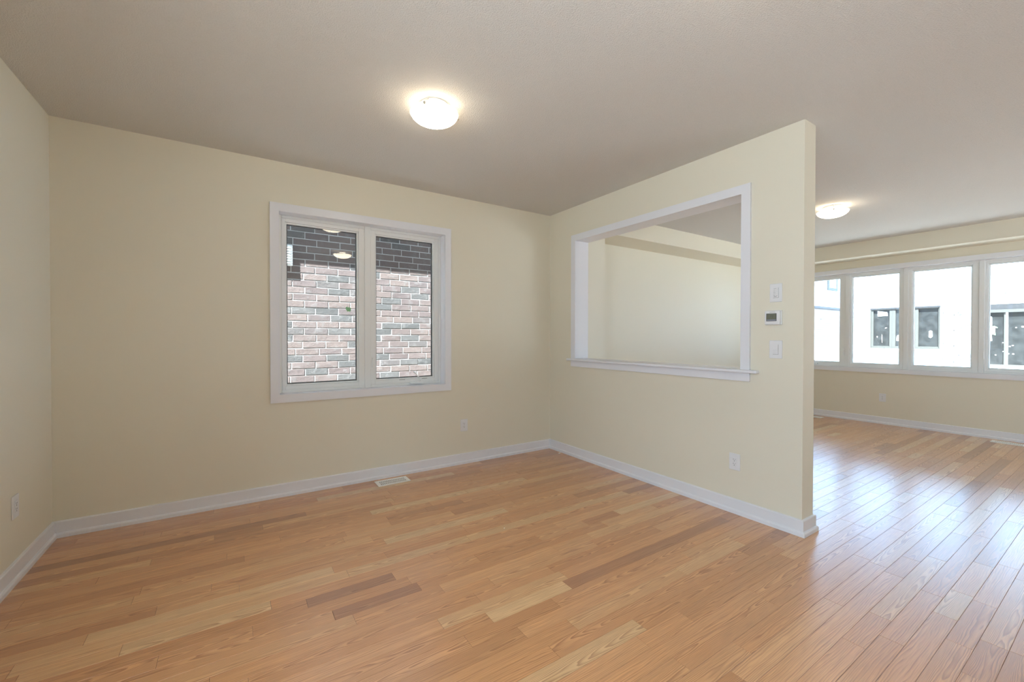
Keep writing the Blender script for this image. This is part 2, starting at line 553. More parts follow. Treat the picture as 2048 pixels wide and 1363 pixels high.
LIN = 0.012
struct(holed_wall('wall_back', ident, -LW - 0.12, FX + 0.2, 0, 0.2, [(W1[0] - LIN, W1[1] + LIN, W1[2] - LIN, W1[3] + LIN)]),
       'cream back wall with the two-pane window onto brickwork', 'wall')
struct(holed_wall('wall_left', lambda p: Vector((-LW - p[1], -p[0], p[2])), 0, -RY + 0.12, 0, 0.12, [(2.8, 5.0, 0.6, 2.3)]), 'cream left wall of the near room', 'wall')  # its opening is out of view, added for the side fill light
struct(holed_wall('wall_partition', part_fn, -PN, 0, 0, T, [(OP[0] - LIN, OP[1] + LIN, OP[2] - LIN, OP[3] + LIN)]),
       'cream partition wall with the framed pass-through opening', 'wall')
struct(holed_wall('wall_right', far_fn, 0, -RY + 0.12, 0, 0.2, [(W2[0] - LIN, W2[1] + LIN, W2[2] - LIN, W2[3] + LIN)]),
       'cream far wall under and around the four-pane window', 'wall')
struct(holed_wall('wall_rear', lambda p: Vector((p[0], RY - p[1], p[2])), -LW, FX, 0, 0.12,
                  [(1.9, 4.6, 0.0, 2.2)]), 'cream rear wall with an unseen opening added for fill light', 'wall')  # doorway out of view, added for the rear fill light
struct(MB().box((T, COLY, 0), (COLX, 0, H)).build('wall_chase', WALL), 'narrow cream boxed-out chase beyond the pass-through', 'wall')
struct(MB().box((COLX, COLY, SOZ), (FX, 0, H), 0.003).build('ceiling_bulkhead', WALL),
       'cream bulkhead along the side wall seen through the pass-through', 'bulkhead')
struct(MB().box((SOX, RY, SOZ), (FX, COLY, H), 0.003).build('ceiling_bulkhead', WALL),
       'cream bulkhead above the four-pane window', 'bulkhead')

struct(MB().box((-LW - 2.6, RY - 1.6, H - 0.02), (-LW - 0.12, 1.0, H + 0.10)).box((-LW - 0.12, RY - 1.6, H - 0.02), (FX + 0.2, RY - 0.12, H + 0.10)).build('sun_block_slab', TRIM), 'unseen roof slab added outside the left and rear walls to block the sun', 'roof')  # unseen slab, added to keep direct sun out of the two fill openings

# baseboards: one profile swept round the rooms with mitred corners
BASE = [(0.0, 0.0), (0.026, 0.0), (0.026, 0.022), (0.022, 0.030), (0.0145, 0.033), (0.0145, 0.100), (0.012, 0.1045), (0.0, 0.1065)]


def sweep_baseboards(path, names):
    P = [Vector((*p, 0)) for p in path]
    nrm = []
    for a, b in zip(P[:-1], P[1:]):
        d = (b - a).normalized()
        nrm.append(Vector((d.y, -d.x, 0)))
    mit = []
    for i in range(len(P)):
        if i == 0: mit.append(nrm[0])
        elif i == len(P) - 1: mit.append(nrm[-1])
        else:
            n = nrm[i - 1] + nrm[i]
            mit.append(n / (1 + nrm[i - 1].dot(nrm[i])))
    for i, nm in enumerate(names):
        if nm is None: continue
        m = MB()
        ra = [P[i] + mit[i] * d + Vector((0, 0, z)) for d, z in BASE]
        rb = [P[i + 1] + mit[i + 1] * d + Vector((0, 0, z)) for d, z in BASE]
        va = [m.bm.verts.new(p) for p in ra]; vb = [m.bm.verts.new(p) for p in rb]
        k = len(BASE)
        for j in range(k):
            m.bm.faces.new((va[j], va[(j + 1) % k], vb[(j + 1) % k], vb[j]))
        m.bm.faces.new(va); m.bm.faces.new(vb[::-1])
        struct(m.build(nm[0], TRIM), nm[1], 'baseboard')


sweep_baseboards([(-LW, RY), (-LW, 0), (0, 0), (0, -PN), (T, -PN), (T, COLY), (COLX, COLY), (COLX, 0), (FX, 0), (FX, RY)],
                 [('baseboard_left', 'white baseboard along the left wall'), ('baseboard_back', 'white baseboard under the two-pane window'),
                  ('baseboard_partition', 'white baseboard under the pass-through opening'), ('baseboard_end', 'short white baseboard wrapping the free end of the partition'),
                  ('baseboard_reverse', 'white baseboard on the hidden side of the partition'), None, None,
                  ('baseboard_side', 'white baseboard along the side wall beyond the pass-through'), ('baseboard_right', 'white baseboard under the four-pane window')])

# ------------------------------------------------------------------ windows


def casing(parent, fn, u0, u1, z0, z1, wid, th, bottom=True):
    b = 0.0
    for nm, a, c in (('casing', (u0 - wid, -th, z0 - (wid if bottom else 0)), (u0, 0, z1 + wid)),
                     ('casing', (u1, -th, z0 - (wid if bottom else 0)), (u1 + wid, 0, z1 + wid)),
                     ('casing', (u0, -th, z1), (u1, 0, z1 + wid))):
        MB(fn).box(a, c, b).build(nm, TRIM, parent)
    if bottom:
        MB(fn).box((u0, -th, z0 - wid), (u1, 0, z0), b).build('casing', TRIM, parent)


def liner(parent, fn, u0, u1, z0, z1, d0, d1, th=LIN):
    m = MB(fn)
    m.box((u0 - th, d0, z0), (u0, d1, z1)); m.box((u1, d0, z0), (u1 + th, d1, z1))
    m.box((u0 - th, d0, z0 - th), (u1 + th, d1, z0)); m.box((u0 - th, d0, z1), (u1 + th, d1, z1 + th))
    return m.build('jamb_liner', TRIM, parent)


def lite(parent, fn, u0, u1, z0, z1, gu0, gu1, gz0, gz1, face, sash, spacer=None):
    """one lite: outer frame u0..u1, glass gu0..gu1; sash = operable (an extra inset frame)"""
    b = 0.0025
    fw = 0.026
    fr = MB(fn).frame(u0, u1, z0, z1, fw, fw, fw, fw, face, face + 0.085, b).build('window_frame', VINYL, parent)
    s0, s1, t0, t1 = u0 + fw, u1 - fw, z0 + fw, z1 - fw
    inset = 0.006 if sash else 0.003
    bead = 0.013
    sw = MB(fn).frame(s0, s1, t0, t1, gu0 - s0 - bead, s1 - gu1 - bead, gz0 - t0 - bead, t1 - gz1 - bead,
                      face + inset, face + 0.075, b).build('sash' if sash else 'fixed_sash', VINYL, parent)
    MB(fn).frame(gu0 - bead, gu1 + bead, gz0 - bead, gz1 + bead, bead, bead, bead, bead, face + 0.018, face + 0.07, 0.003).build('glazing_bead', VINYL, sw)
    gd = face + 0.028
    MB(fn).frame(gu0, gu1, gz0, gz1, 0.007, 0.007, 0.007, 0.007, gd + 0.006, gd + 0.022, 0).build('spacer', spacer or SPACER, sw)
    MB(fn).box((gu0, gd, gz0), (gu1, gd + 0.004, gz1)).build('glass_pane', GLASS, sw)
    return sw


def lock_handle(parent, fn, u, z0, z1, face):
    m = MB(fn)
    m.box((u - 0.012, face - 0.006, z0), (u + 0.012, face + 0.004, z1), 0.003)
    m.box((u - 0.002, face - 0.022, z0 + 0.02), (u + 0.009, face - 0.004, z1 - 0.012), 0.004)
    return m.build('lock_handle', VINYL, parent)


def crank(parent, fn, u0, u1, z, face):
    m = MB(fn)
    m.prism([(u0 + 0.012, z - 0.012), (u1 - 0.006, z - 0.012), (u1, z - 0.004), (u1 - 0.012, z + 0.012), (u0 + 0.02, z + 0.010), (u0, z - 0.004)],
            face - 0.036, face + 0.004, 1, 0, 0.003)
    o = m.build('crank_base', VINYL, parent)
    a = MB(fn)
    a.rod((u1 - 0.02, face - 0.028, z + 0.010), (u1 - 0.055, face - 0.034, z + 0.060), 0.006)
    a.rod((u1 - 0.055, face - 0.034, z + 0.060), (u1 - 0.092, face - 0.030, z + 0.098), 0.0045)
    a.ball((u1 - 0.094, face - 0.030, z + 0.101), 0.008)
    a.build('crank_arm', VINYL, o)


win1 = empty('window_1', (-2.085, 0, 0.774))
struct(win1, 'white two-pane window in the back wall looking onto brickwork', 'window')
casing(win1, ident, W1[0], W1[1], W1[2], W1[3], 0.066, 0.018)
FACE = 0.094
liner(win1, ident, *W1, -0.004, FACE + 0.05)
lite(win1, ident, W1[0], -2.088, W1[2], W1[3], -2.752, -2.178, 0.909, 2.267, FACE, False)
rs = lite(win1, ident, -2.082, W1[1], W1[2], W1[3], -2.003, -1.434, 0.911, 2.265, FACE, True)
MB().box((-2.112, FACE - 0.006, W1[2]), (-2.058, FACE + 0.01, W1[3]), 0.003).build('mullion_cover', VINYL, win1)
lock_handle(rs, ident, -2.046, 1.005, 1.128, FACE + 0.004)
crank(rs, ident, -1.69, -1.553, 0.864, FACE + 0.002)
MB().box((-1.785, FACE + 0.002, 0.893), (-1.728, FACE + 0.010, 0.8975)).build('sash_clip', GREYLINE, rs)
MB().box((-1.553, FACE + 0.002, 0.893), (-1.50, FACE + 0.010, 0.8975)).build('sash_clip', GREYLINE, rs)

win2 = empty('window_2', (FX, -1.92, 0.77))
struct(win2, 'white four-pane window across the far wall', 'window')
casing(win2, far_fn, W2[0], W2[1], W2[2], W2[3], 0.066, 0.018, bottom=True)
liner(win2, far_fn, *W2, -0.004, 0.13)
F2 = 0.08
bounds = [W2[0], 1.203, 1.912, 2.672, W2[1]]
gls = [(0.545, 1.092), (1.262, 1.833), (1.992, 2.575), (2.735, 3.295)]
for i in range(4):
    op = i in (0, 3)
    s = lite(win2, far_fn, bounds[i] + 0.002 * (i > 0), bounds[i + 1] - 0.002 * (i < 3), W2[2], W2[3],
             gls[i][0], gls[i][1], 0.903, 2.272, F2, op, VINYL)
    if i == 0:
        lock_handle(s, far_fn, 1.14, 1.005, 1.128, F2 + 0.004); crank(s, far_fn, 0.66, 0.80, 0.866, F2 + 0.002)
    if i == 3:
        lock_handle(s, far_fn, 2.69, 1.005, 1.128, F2 + 0.004); crank(s, far_fn, 3.04, 3.18, 0.866, F2 + 0.002)
for u in bounds[1:-1]:
    MB(far_fn).box((u - 0.026, F2 - 0.006, W2[2]), (u + 0.026, F2 + 0.01, W2[3]), 0.003).build('mullion_cover', VINYL, win2)

# ------------------------------------------------------------------ pass-through trim
tr = empty('trim_1', (0, -1.36, 1.0))
struct(tr, 'white painted trim framing the pass-through opening in the partition', 'trim')
Y0, Y1, Z0, Z1 = OP
casing(tr, part_fn, Y0, Y1, 1.075, Z1, 0.066, 0.018, bottom=False)
bfn = lambda p: Vector((T - p[1], p[0], p[2]))
MB(bfn).box((Y0 - 0.066, -0.018, 0.99), (Y0, 0, Z1 + 0.066), 0.003).build('casing', TRIM, tr)
MB(bfn).box((Y1, -0.018, 0.99), (COLY - 0.001, 0, Z1 + 0.066), 0.003).build('casing', TRIM, tr)
MB(bfn).box((Y0, -0.018, Z1), (Y1, 0, Z1 + 0.066), 0.003).build('casing', TRIM, tr)
m = MB(part_fn)
m.box((Y0 - LIN, -0.002, 1.06), (Y0, T + 0.002, Z1)).box((Y1, -0.002, 1.06), (Y1 + LIN, T + 0.002, Z1)).box((Y0 - LIN, -0.002, Z1), (Y1 + LIN, T + 0.002, Z1 + LIN))
m.build('jamb_liner', TRIM, tr)
st = MB(part_fn)
st.box((-2.392, -0.046, 1.053), (-0.346, -0.0005, 1.0755), 0.005)
st.box((Y0 + 0.0005, -0.02, 1.053), (Y1 - 0.0005, T + 0.04, 1.0755), 0.003)
st.build('stool', TRIM, tr)
MB(part_fn).box((-2.330, -0.018, 0.990), (-0.389, 0, 1.053), 0.003).build('apron', TRIM, tr)

# ------------------------------------------------------------------ ceiling lamps


def ceiling_lamp(c, label, spin):
    root = empty('ceiling_light', (c[0], c[1], H))
    tag(root, label, 'ceiling light', 'frosted bowl ceiling lights')
    MB().lathe([(0, 0), (0.085, 0), (0.090, -0.004), (0.086, -0.016), (0.070, -0.022), (0, -0.022)], (c[0], c[1], H)).build('ceiling_pan', TRIM, root)
    rim = -0.052
    out = [(0.147, rim), (0.1485, rim - 0.004), (0.147, rim - 0.006), (0.142, rim - 0.008)]
    MB().lathe([(0.140, rim + 0.002), (0.147, rim)] + out[1:] + [(0.138, rim - 0.004), (0.140, rim + 0.002)], (c[0], c[1], H), 64).build('bowl_rim', LAMPRIM, root)
    a = []
    for k in range(9):
        t = k / 8
        a.append((0.143 * math.cos(t * math.pi / 2) ** 0.92, rim - 0.006 - 0.059 * math.sin(t * math.pi / 2) ** 1.15))
    a[-1] = (0, a[-1][1])
    bw = MB().lathe(a + [(0, a[-1][1] + 0.004)] + [(r * 0.975, z + 0.004) for r, z in a[-2::-1]] + [a[0]], (c[0], c[1], H), 64)
    for f in list(bw.bm.faces)[8 * 64:]:       # the bulb side of the shade is plain etched glass
        f.material_index = 1
    bw.build('glass_bowl', [LAMPGLASS, ETCHED], root)
    for k in range(3):
        t = spin + k * 2 * math.pi / 3
        d = Vector((math.cos(t), math.sin(t), 0))
        p = Vector((c[0], c[1], H)) + d * 0.144
        m = MB()
        m.rod(p + Vector((0, 0, -0.004)) - d * 0.062, p + Vector((0, 0, rim + 0.004)), 0.003)
        m.ball(p + Vector((0, 0, rim - 0.010)) + d * 0.001, 0.0088)
        m.build('knob_clip', NICKEL, root)
    pl = bpy.data.lights.new('lamp_bulb', 'POINT')
    pl.energy = LAMP_POWER; pl.color = (1.0, 0.86, 0.66); pl.shadow_soft_size = 0.05
    po = bpy.data.objects.new('lamp_bulb', pl)
    C.objects.link(po)
    po.parent = root
    po.location = (0, 0, -0.045)
    return root


ceiling_lamp((-2.09, -1.485), 'lit frosted glass ceiling light of the near room in front of the two-pane window', R(224))
ceiling_lamp((2.36, -1.985), 'lit frosted glass ceiling light in the far room near the four-pane window', R(204))
ceiling_lamp((-1.60, -3.30), 'lit frosted glass ceiling light seen mirrored in the left pane of the two-pane window', R(20))

# ------------------------------------------------------------------ outlets, switches, thermostat


def wall_fn(o, ux, nx):
    """local (u along wall, d out of wall into the room, z up) about point o"""
    o, ux, nx = Vector(o), Vector(ux), Vector(nx)
    return lambda p: o + ux * p[0] + nx * p[1] + Vector((0, 0, p[2]))


BACK = ((1, 0, 0), (0, -1, 0))
PART = ((0, -1, 0), (-1, 0, 0))
LEFT = ((0, 1, 0), (1, 0, 0))
FAR = ((0, -1, 0), (-1, 0, 0))


def plate(root, fn, w_, h_, d=0.006):
    m = MB(fn)
    m.box((-w_ / 2, 0, -h_ / 2), (w_ / 2, d, h_ / 2), 0.003)
    o = m.build('cover_plate', PLASTIC, root)
    for zz in (-h_ / 2 + 0.011, h_ / 2 - 0.011):
        MB(fn).rod((0, d - 0.001, zz), (0, d + 0.0006, zz), 0.0026).build('screw', PLASTIC, o)
    return o


def outlet(loc, axes, label, w_=0.082, h_=0.124):
    fn = wall_fn(loc, *axes)
    root = empty('wall_outlet', loc)
    tag(root, label, 'outlet', 'white wall outlets')
    plate(root, fn, w_, h_)
    rc = MB(fn).box((-0.0168, 0.004, -0.0335), (0.0168, 0.0085, 0.0335), 0.0015).build('receptacle', PLASTIC, root)
    m = MB(fn)
    for zc in (0.0155, -0.0155):
        m.box((-0.0075, 0.008, zc - 0.001), (-0.0055, 0.0089, zc + 0.008))
        m.box((0.0055, 0.008, zc), (0.0072, 0.0089, zc + 0.007))
        m.rod((0, 0.008, zc - 0.0085), (0, 0.0089, zc - 0.0085), 0.0027)
    m.build('socket_slot', DARKSLOT, rc)
    return root


outlet((-1.135, 0, 0.397), BACK, 'white wall outlet low on the back wall right of the two-pane window')
outlet((0, -2.219, 0.381), PART, 'white wall outlet low on the partition below the pass-through opening')
outlet((-LW, -0.568, 0.396), LEFT, 'white wall outlet low on the left wall at the picture edge')
outlet((FX, -1.676, 0.398), FAR, 'white wall outlet on the far wall under the four-pane window')

# light switch (rocker)
loc = (0, -2.501, 1.228)
fn = wall_fn(loc, *PART)
sw = empty('light_switch', loc)
tag(sw, 'white rocker light switch lowest of the three controls on the partition', 'switch')
plate(sw, fn, 0.083, 0.124)
rk = MB(fn)
rk.prism([(0.0045, -0.0335), (0.0075, -0.0335), (0.0115, 0.0), (0.0075, 0.0335), (0.0045, 0.0335)], -0.0168, 0.0168, 0)
rk.build('rocker', PLASTIC, sw)
MB(fn).box((-0.0178, 0.0035, -0.0355), (0.0178, 0.0064, -0.0335)).box((0.0168, 0.0035, -0.0355), (0.0180, 0.0064, 0.0345)).build('rocker_gap', GREYLINE, sw)

# fan timer
loc = (0, -2.4995, 1.6185)
fn = wall_fn(loc, *PART)
tm = empty('timer_switch', loc)
tag(tm, 'white push-button timer switch topmost of the three controls on the partition', 'switch')
plate(tm, fn, 0.080, 0.126)
bd = MB(fn).box((-0.0168, 0.004, -0.0335), (0.0168, 0.0085, 0.0335), 0.0015).build('timer_body', PLASTIC, tm)
MB(fn).box((0.0168, 0.0045, -0.0345), (0.0186, 0.0066, 0.0345)).box((-0.0168, 0.0045, -0.0352), (0.0172, 0.0066, -0.0335)).build('body_gap', GREYLINE, tm)
for k in range(4):
    zc = 0.019 - k * 0.0125
    MB(fn).box((-0.0145, 0.008, zc - 0.0045), (0.0035, 0.0105, zc + 0.0045), 0.0012).build('push_button', PLASTIC, bd)
m = MB(fn)
for k in range(4):
    zc = 0.019 - k * 0.0125
    m.box((-0.012, 0.0103, zc - 0.0012), (0.000 - 0.002 * (k % 2), 0.0107, zc + 0.0006))
    m.rod((0.0085, 0.008, zc), (0.0085, 0.0092, zc), 0.0014 if k < 3 else 0.0024)
m.box((-0.012, 0.008, 0.0285), (0.006, 0.0088, 0.0305)).box((-0.010, 0.008, -0.0275), (0.008, 0.0088, -0.0245))
m.build('button_marks', GREYLINE, bd)

# thermostat
loc = (0, -2.487, 1.447)
fn = wall_fn(loc, *PART)
th = empty('thermostat', loc)
tag(th, 'white wall thermostat with a grey-green screen between the two switches', 'thermostat')
MB(fn).box((-0.052, 0, -0.050), (0.054, 0.012, 0.050), 0.004).build('wall_base', PLASTIC, th)
cs = MB(fn).box((-0.049, 0.010, -0.0475), (0.051, 0.031, 0.0475), 0.006, seg=3).build('case', PLASTIC, th)
MB(fn).box((-0.0365, 0.030, -0.024), (0.030, 0.0316, 0.029), 0.0006).build('screen_bezel', DARKSLOT, cs)
MB(fn).box((-0.0335, 0.0312, -0.011), (0.027, 0.0320, 0.0265)).build('screen', LCD, cs)
MB(fn).box((-0.0335, 0.0312, -0.0215), (0.027, 0.0320, -0.0120)).build('button_bar', LCDBAR, cs)
MB(fn).box((-0.015, 0.0305, 0.036), (0.022, 0.0315, 0.0385)).build('printed_line', GREYLINE, cs)


def text_mesh(name, body, size, fn, material, parent, depth=0.0008, align='CENTER', bold=0.0):
    cu = bpy.data.curves.new(name, 'FONT')
    cu.body = body; cu.offset = bold; cu.size = size; cu.extrude = depth; cu.align_x = align; cu.align_y = 'CENTER'
    tmp = bpy.data.objects.new(name, cu)
    C.objects.link(tmp)
    dg = bpy.context.evaluated_depsgraph_get()
    me = bpy.data.meshes.new_from_object(tmp.evaluated_get(dg))
    bpy.data.objects.remove(tmp)
    for v in me.vertices:
        v.co = fn((v.co.x, v.co.z, v.co.y))
    me.materials.clear()
    me.materials.append(material)
    me.name = name
    o = bpy.data.objects.new(name, me)
    C.objects.link(o)
    o.parent = parent
    o.matrix_parent_inverse = parent.matrix_world.inverted()
    return o


text_mesh('digits', '72', 0.022, wall_fn((-0.0325, loc[1] - 0.000, loc[2] + 0.009), *PART), LCDINK, cs, 0.0004)

# ------------------------------------------------------------------ floor registers


def register(c, along, label, L_=0.292, W_=0.148):
    """floor vent plate lying on the floor, long side along the given axis"""
    if along == 'x': fn = lambda p: Vector((c[0] + p[0], c[1] + p[1], p[2]))
    else: fn = lambda p: Vector((c[0] - p[1], c[1] + p[0], p[2]))
    root = empty('floor_register', (c[0], c[1], 0))
    tag(root, label, 'floor vent', 'white floor registers')
    m = MB(fn)
    il, iw = L_ / 2 - 0.030, W_ / 2 - 0.030
    z0, z1 = 0.0, 0.0055
    m.box((-L_ / 2, -W_ / 2, z0), (-il, W_ / 2, z1), 0.002).box((il, -W_ / 2, z0), (L_ / 2, W_ / 2, z1), 0.002)
    m.box((-il, -W_ / 2, z0), (il, -iw, z1), 0.002).box((-il, iw, z0), (il, W_ / 2, z1), 0.002)
    m.box((-il, -0.004, z0), (il, 0.004, z1))
    m.build('rim_plate', VENTW, root)
    n = 15
    b = MB(fn)
    for k in range(n + 1):
        u = -il + (2 * il) * k / n
        b.box((u - 0.0042, -iw, 0.0008), (u + 0.0042, iw, 0.005))
    b.build('louver_bars', VENTW, root)
    MB(fn).box((-il, -iw, 0.0002), (il, iw, 0.0009)).build('duct_opening', DARKSLOT, root)
    return root


register((-1.930, -0.147), 'x', 'white floor register on the oak floor below the two-pane window')
register((4.868, -0.826), 'y', 'white floor register at the far baseboard, half hidden by the partition end')
register((4.872, -2.955), 'y', 'white floor register at the far baseboard by the right picture edge')

# scraps
tag(MB().box((-0.075, -0.262, 0.0), (-0.050, -0.247, 0.004), 0.001).build('paper_scrap', PAPER), 'tiny white scrap on the floor in the room corner by the baseboards', 'scrap')
sc = MB()
sc.rod((-1.590, -1.503, 0.0012), (-1.584, -1.492, 0.0012), 0.0012, 8).rod((-1.584, -1.492, 0.0012), (-1.579, -1.4945, 0.0016), 0.0012, 8)
tag(sc.build('thread_scrap', PAPER), 'tiny pale curl of debris in the middle of the oak floor', 'scrap')
GY = FACE + 0.028 + 0.0041
tag(MB().prism([(-2.273, 1.586), (-2.225, 1.579), (-2.231, 1.546), (-2.240, 1.540), (-2.247, 1.548), (-2.256, 1.541), (-2.272, 1.562)], GY, GY + 0.0012, 1).build('tape_scrap', TAPE),
    'small green tape scrap stuck on the left pane of the two-pane window', 'tape')

# ------------------------------------------------------------------ neighbouring brick house seen through the back window
YB = 1.5
nb = empty('brick_house', (-1.5, YB, -0.4))
tag(nb, 'red and grey brick house wall close outside the two-pane window', 'house')


def brick_wall():
    x0, x1, z0, z1 = -6.0, 6.0, -0.4, 2.94
    bm = bmesh.new()
    tone = bm.loops.layers.float_color.new('brick_tone')
    rh, bl, mj = 0.0793, 0.254, 0.0100
    bk = random.Random(11)
    zz = 2.526 - rh * 37
    row = 0
    while zz < z1 - 0.02:
        x = x0 + (0.5 if row % 2 else 0.0) * bl + bk.uniform(-0.022, 0.022) - bl
        while x < x1:
            ln = bl + bk.uniform(-0.005, 0.005)
            if -3.6 < x < 0.2 or bk.random() < 2:
                a, b = x + mj / 2 + bk.uniform(-.001, .001), x + ln - mj / 2
                c, d = zz + mj / 2 + bk.uniform(-.0012, .0012), zz + rh - mj / 2 + bk.uniform(-.0012, .0012)
                pr = YB - 0.0036 + bk.uniform(-0.0018, 0.0012)
                t = bk.random()
                ch = 0.0025
                til = [bk.uniform(-0.0012, 0.0012) for _ in range(4)]
                fr = [(a + ch, pr + til[0], c + ch), (b - ch, pr + til[1], c + ch), (b - ch, pr + til[2], d - ch), (a + ch, pr + til[3], d - ch)]
                bk_ = [(a, YB + 0.004, c), (b, YB + 0.004, c), (b, YB + 0.004, d), (a, YB + 0.004, d)]
                md = [(a, pr + 0.0022, c), (b, pr + 0.0022, c), (b, pr + 0.0022, d), (a, pr + 0.0022, d)]
                F, M_, B_ = [[bm.verts.new(p) for p in q] for q in (fr, md, bk_)]
                fs = [bm.faces.new(F)]
                for i in range(4):
                    j = (i + 1) % 4
                    fs.append(bm.faces.new((F[i], F[j], M_[j], M_[i])))
                    fs.append(bm.faces.new((M_[i], M_[j], B_[j], B_[i])))
                for f in fs:
                    for lp in f.loops:
                        lp[tone] = (t, t, t, 1)
            x += ln
        zz += rh; row += 1
    t = bmesh.new()
    for p in (((x0, YB + 0.0, z0), (x1, YB + 0.0, z0), (x1, YB + 0.0, z1), (x0, YB + 0.0, z1)),
              ((x0, YB + 0.12, z0), (x0, YB + 0.12, z1), (x1, YB + 0.12, z1), (x1, YB + 0.12, z0)),
              ((x0, YB, z0), (x0, YB, z1), (x0, YB + 0.12, z1), (x0, YB + 0.12, z0)),
              ((x1, YB, z0), (x1, YB + 0.12, z0), (x1, YB + 0.12, z1), (x1, YB, z1))):
        f = bm.faces.new([bm.verts.new(q) for q in p]); f.material_index = 1
    t.free()
    bmesh.ops.recalc_face_normals(bm, faces=bm.faces)
    me = bpy.data.meshes.new('brick_wall')
    bm.to_mesh(me); bm.free()
    me.materials.append(BRICK); me.materials.append(MORTAR)
    o = bpy.data.objects.new('brick_wall', me)
    C.objects.link(o)
    o.parent = nb; o.matrix_parent_inverse = nb.matrix_world.inverted()
    return o


brick_wall()
MB().box((-6.2, YB - 0.25, 2.94), (6.2, YB + 0.6, 3.10), 0.01).build('eave', TRIM, nb)
vh = MB().box((-2.86, YB - 0.05, 2.118), (-2.565, YB + 0.0, 2.350), 0.004).build('wall_vent', VENTW, nb)
m = MB()
for k in range(7):
    z = 2.14 + k * 0.029
    m.prism([(YB - 0.051, z + 0.018), (YB - 0.062, z), (YB - 0.058, z), (YB - 0.046, z + 0.018)], -2.85, -2.585, 0)
m.build('vent_louver', VENTW, vh)
mg = MB()
for k in range(7):
    z = 2.134 + k * 0.029
    mg.box((-2.84, YB - 0.0515, z), (-2.60, YB - 0.049, z + 0.006))
mg.build('vent_gap', GREYLINE, vh)

# ------------------------------------------------------------------ houses behind
struct(MB().box((-20, -30, -0.55), (40, 30, -0.40)).build('ground', SOIL), 'bare soil between the houses', 'ground')

FXX = 18.2
hs = empty('wrapped_house', (FXX, 0, -0.4))
tag(hs, 'unfinished house in white printed wrap seen through the four-pane window', 'house')


def hfn(p):        # local u runs along -y on the facade, d towards the viewer (-x)
    return Vector((FXX - p[1], -p[0], p[2]))


hw = MB(hfn)
holes = [(-2.35, -0.33, 0.88, 2.46), (0.75, 2.55, 0.25, 2.44)]
u = -2.98
for (a, b, c, d) in holes:
    hw.box((u, -0.2, -0.4), (a, 0, 6.0)); hw.box((a, -0.2, -0.4), (b, 0, c)); hw.box((a, -0.2, d), (b, 0, 6.0)); u = b
hw.box((u, -0.2, -0.4), (9.0, 0, 6.0))
hw.build('wrapped_wall', WRAP, hs)
MB(hfn).box((-2.98, -1.5, 6.0), (9.3, 0.4, 6.15), 0.01).build('roof_eave', FARDARK, hs)
# three-lite window
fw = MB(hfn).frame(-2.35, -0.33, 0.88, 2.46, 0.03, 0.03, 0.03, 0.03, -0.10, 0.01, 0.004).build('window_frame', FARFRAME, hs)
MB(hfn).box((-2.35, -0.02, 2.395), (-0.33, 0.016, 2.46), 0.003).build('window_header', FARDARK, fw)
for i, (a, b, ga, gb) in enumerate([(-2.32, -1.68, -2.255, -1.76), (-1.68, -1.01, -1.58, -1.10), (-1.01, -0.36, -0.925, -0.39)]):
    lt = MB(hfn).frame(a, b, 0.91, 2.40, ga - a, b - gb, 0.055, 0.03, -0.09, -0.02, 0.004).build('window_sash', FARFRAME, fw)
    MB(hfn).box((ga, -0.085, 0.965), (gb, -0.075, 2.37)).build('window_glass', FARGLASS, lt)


def flat(parent, name, pts, m, d=-0.070):
    return MB(hfn).prism(pts, d - 0.003, d, 1).build(name, m, parent)


flat(fw, 'paper_notice', [(-2.14, 2.355), (-1.835, 2.29), (-1.825, 2.15), (-2.135, 2.14)], STICK)
flat(fw, 'paper_notice', [(-1.55, 1.35), (-1.48, 1.42), (-1.44, 1.44), (-1.38, 1.40), (-1.40, 1.16), (-1.56, 1.18)], STICK)
flat(fw, 'paper_notice', [(-0.645, 1.53), (-0.60, 1.56), (-0.555, 1.53), (-0.55, 1.33), (-0.60, 1.29), (-0.65, 1.32)], STICK)
flat(fw, 'glass_mark', [(-2.00, 1.42), (-1.985, 1.30), (-1.99, 1.08), (-2.005, 1.25)], STICK)
flat(fw, 'glass_mark', [(-2.165, 1.34), (-2.14, 1.36), (-2.125, 1.32), (-2.145, 1.30)], STICK)
flat(fw, 'glass_mark', [(-1.90, 1.68), (-1.855, 1.70), (-1.85, 1.67), (-1.90, 1.655)], STICK)
# patio door
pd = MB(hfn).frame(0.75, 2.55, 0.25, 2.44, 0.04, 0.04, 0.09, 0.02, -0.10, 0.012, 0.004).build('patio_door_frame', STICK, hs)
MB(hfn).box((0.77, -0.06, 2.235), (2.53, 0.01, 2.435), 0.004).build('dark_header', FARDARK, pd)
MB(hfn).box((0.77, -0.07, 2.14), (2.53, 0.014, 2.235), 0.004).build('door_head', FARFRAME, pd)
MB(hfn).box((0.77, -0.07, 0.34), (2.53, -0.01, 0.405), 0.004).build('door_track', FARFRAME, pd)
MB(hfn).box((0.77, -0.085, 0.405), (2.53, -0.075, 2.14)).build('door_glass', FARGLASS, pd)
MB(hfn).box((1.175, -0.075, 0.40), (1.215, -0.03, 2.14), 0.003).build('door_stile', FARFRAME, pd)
MB(hfn).box((1.215, -0.075, 0.40), (1.265, -0.02, 2.14), 0.003).build('door_stile', STICK, pd)
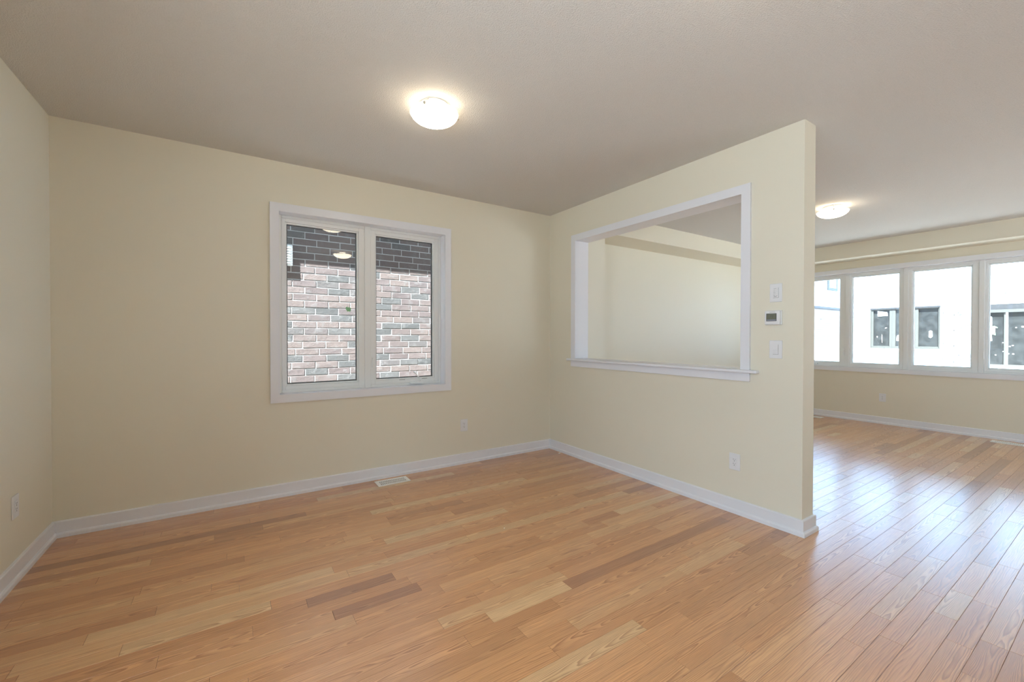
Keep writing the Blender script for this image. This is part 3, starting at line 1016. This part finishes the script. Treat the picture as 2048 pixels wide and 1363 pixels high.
for pts, mm in (([(0.80, 2.01), (0.90, 2.01), (0.905, 1.86), (0.80, 1.86)], STICK), ([(0.80, 1.84), (0.905, 1.84), (0.905, 1.65), (0.80, 1.64)], STICK),
                ([(0.80, 1.635), (0.97, 1.635), (0.985, 1.41), (0.80, 1.43)], STICK), ([(0.80, 1.42), (0.90, 1.41), (0.91, 1.19), (0.87, 1.20), (0.80, 1.25)], STICK),
                ([(0.92, 1.68), (0.95, 1.70), (1.03, 1.65), (1.03, 1.62), (0.93, 1.64)], TAPE), ([(0.96, 1.43), (0.985, 1.45), (0.99, 1.38), (0.93, 1.41)], TAPE)):
    flat(pd, 'paper_notice' if mm is STICK else 'tape_strip', pts, mm)
for (a, b, s) in ((1.14, 1.12, 0.03), (1.15, 0.83, 0.035), (1.35, 1.03, 0.035), (1.36, 0.75, 0.04), (1.27, 0.76, 0.025), (0.98, 0.71, 0.03), (1.29, 1.00, 0.03), (1.42, 1.62, 0.03), (1.55, 1.64, 0.05)):
    MB(hfn).box((a, -0.073, b), (a + s, -0.070, b + s * 0.8)).build('glass_mark', STICK, pd)
# electrical boxes and nail heads
for (a, b) in ((0.165, 2.17), (0.185, 0.69)):
    m = MB(hfn)
    m.rod((a, -0.01, b), (a, 0.03, b), 0.05, 20)
    bx = m.build('electrical_box', INK, hs)
    MB(hfn).rod((a + 0.01, 0.028, b - 0.006), (a + 0.01, 0.036, b - 0.006), 0.036, 20).build('box_cover', STICK, bx)
# printed lettering on the wrap
WORD = 'SILVERBOARD'


def letter(u, z, deg, size=0.115, word=WORD, align='LEFT'):
    c, s = math.cos(R(deg)), math.sin(R(deg))
    f = lambda p: hfn((u + p[0] * c - p[2] * s, 0.002 + abs(p[1]) * 0.5 + (0.001 if p[1] > 0 else 0), z + p[0] * s + p[2] * c))
    text_mesh('wrap_lettering', word, size, f, INK, hs, 0.0015, align, size * 0.018)


for k in range(4):
    z = 2.11 - k * 0.555
    letter(0.035, z + 0.02, 26); letter(0.10, z - 0.055, 26, 0.05, 'SILVERBOARD  GRAPHITE'[:11])
    letter(-2.82, z + 0.06, 22, 0.095, 'SILVERB')
for k in range(4):
    for (u, z, r) in ((0.02, 2.11 - k * 0.555, 0.022), (-0.255, 2.19 - k * 0.55, 0.016), (-2.87, 2.14 - k * 0.555, 0.02)):
        MB(hfn).rod((u, 0, z), (u, 0.01, z), r, 10).build('nail_head', FARDARK, hs)
for (u, z) in ((-1.93, 0.88), (-0.83, 0.88)):
    letter(u, z, -66, 0.10, 'SILVER')
for (u, z, wd) in ((-1.80, 2.80, 'BOARD'), (-0.72, 2.80, 'BOARD'), (0.90, 3.52, 'SILVER'), (1.42, 3.68, 'SILVERBOARD'), (1.35, 3.14, 'SILV'), (1.19, 2.80, 'ARD'), (1.75, 3.55, 'SILVERBOARD')):
    letter(u, z, -66, 0.10, wd)

# brick-and-wrap house further left, side wall seen through the first pane
sh = empty('side_house', (16, 3, -0.4))
tag(sh, 'half bricked neighbouring house seen through the leftmost pane of the four-pane window', 'house')
MB().box((13.0, 3.0, -0.4), (18.19, 3.12, 2.42)).build('brick_wall', FARBRICK, sh)
MB().box((13.0, 3.03, 2.42), (18.19, 3.15, 6.0)).build('wrapped_wall', WRAP, sh)
MB().box((13.0, 2.985, 2.40), (18.19, 3.12, 2.475)).build('flashing', FARDARK, sh)
wf = MB(lambda p: Vector((p[0], 3.03 - p[1], p[2]))).frame(15.98, 16.86, 3.13, 4.6, 0.14, 0.12, 0.10, 0.08, -0.02, 0.05).build('window_frame', FARDARK, sh)
MB().box((16.1, 3.0, 3.2), (16.75, 3.02, 4.5)).build('window_glass', STICK, wf)
MB().box((15.33, 2.985, 2.02), (15.43, 3.0, 2.16), 0.004).build('wall_plate', STICK, sh)
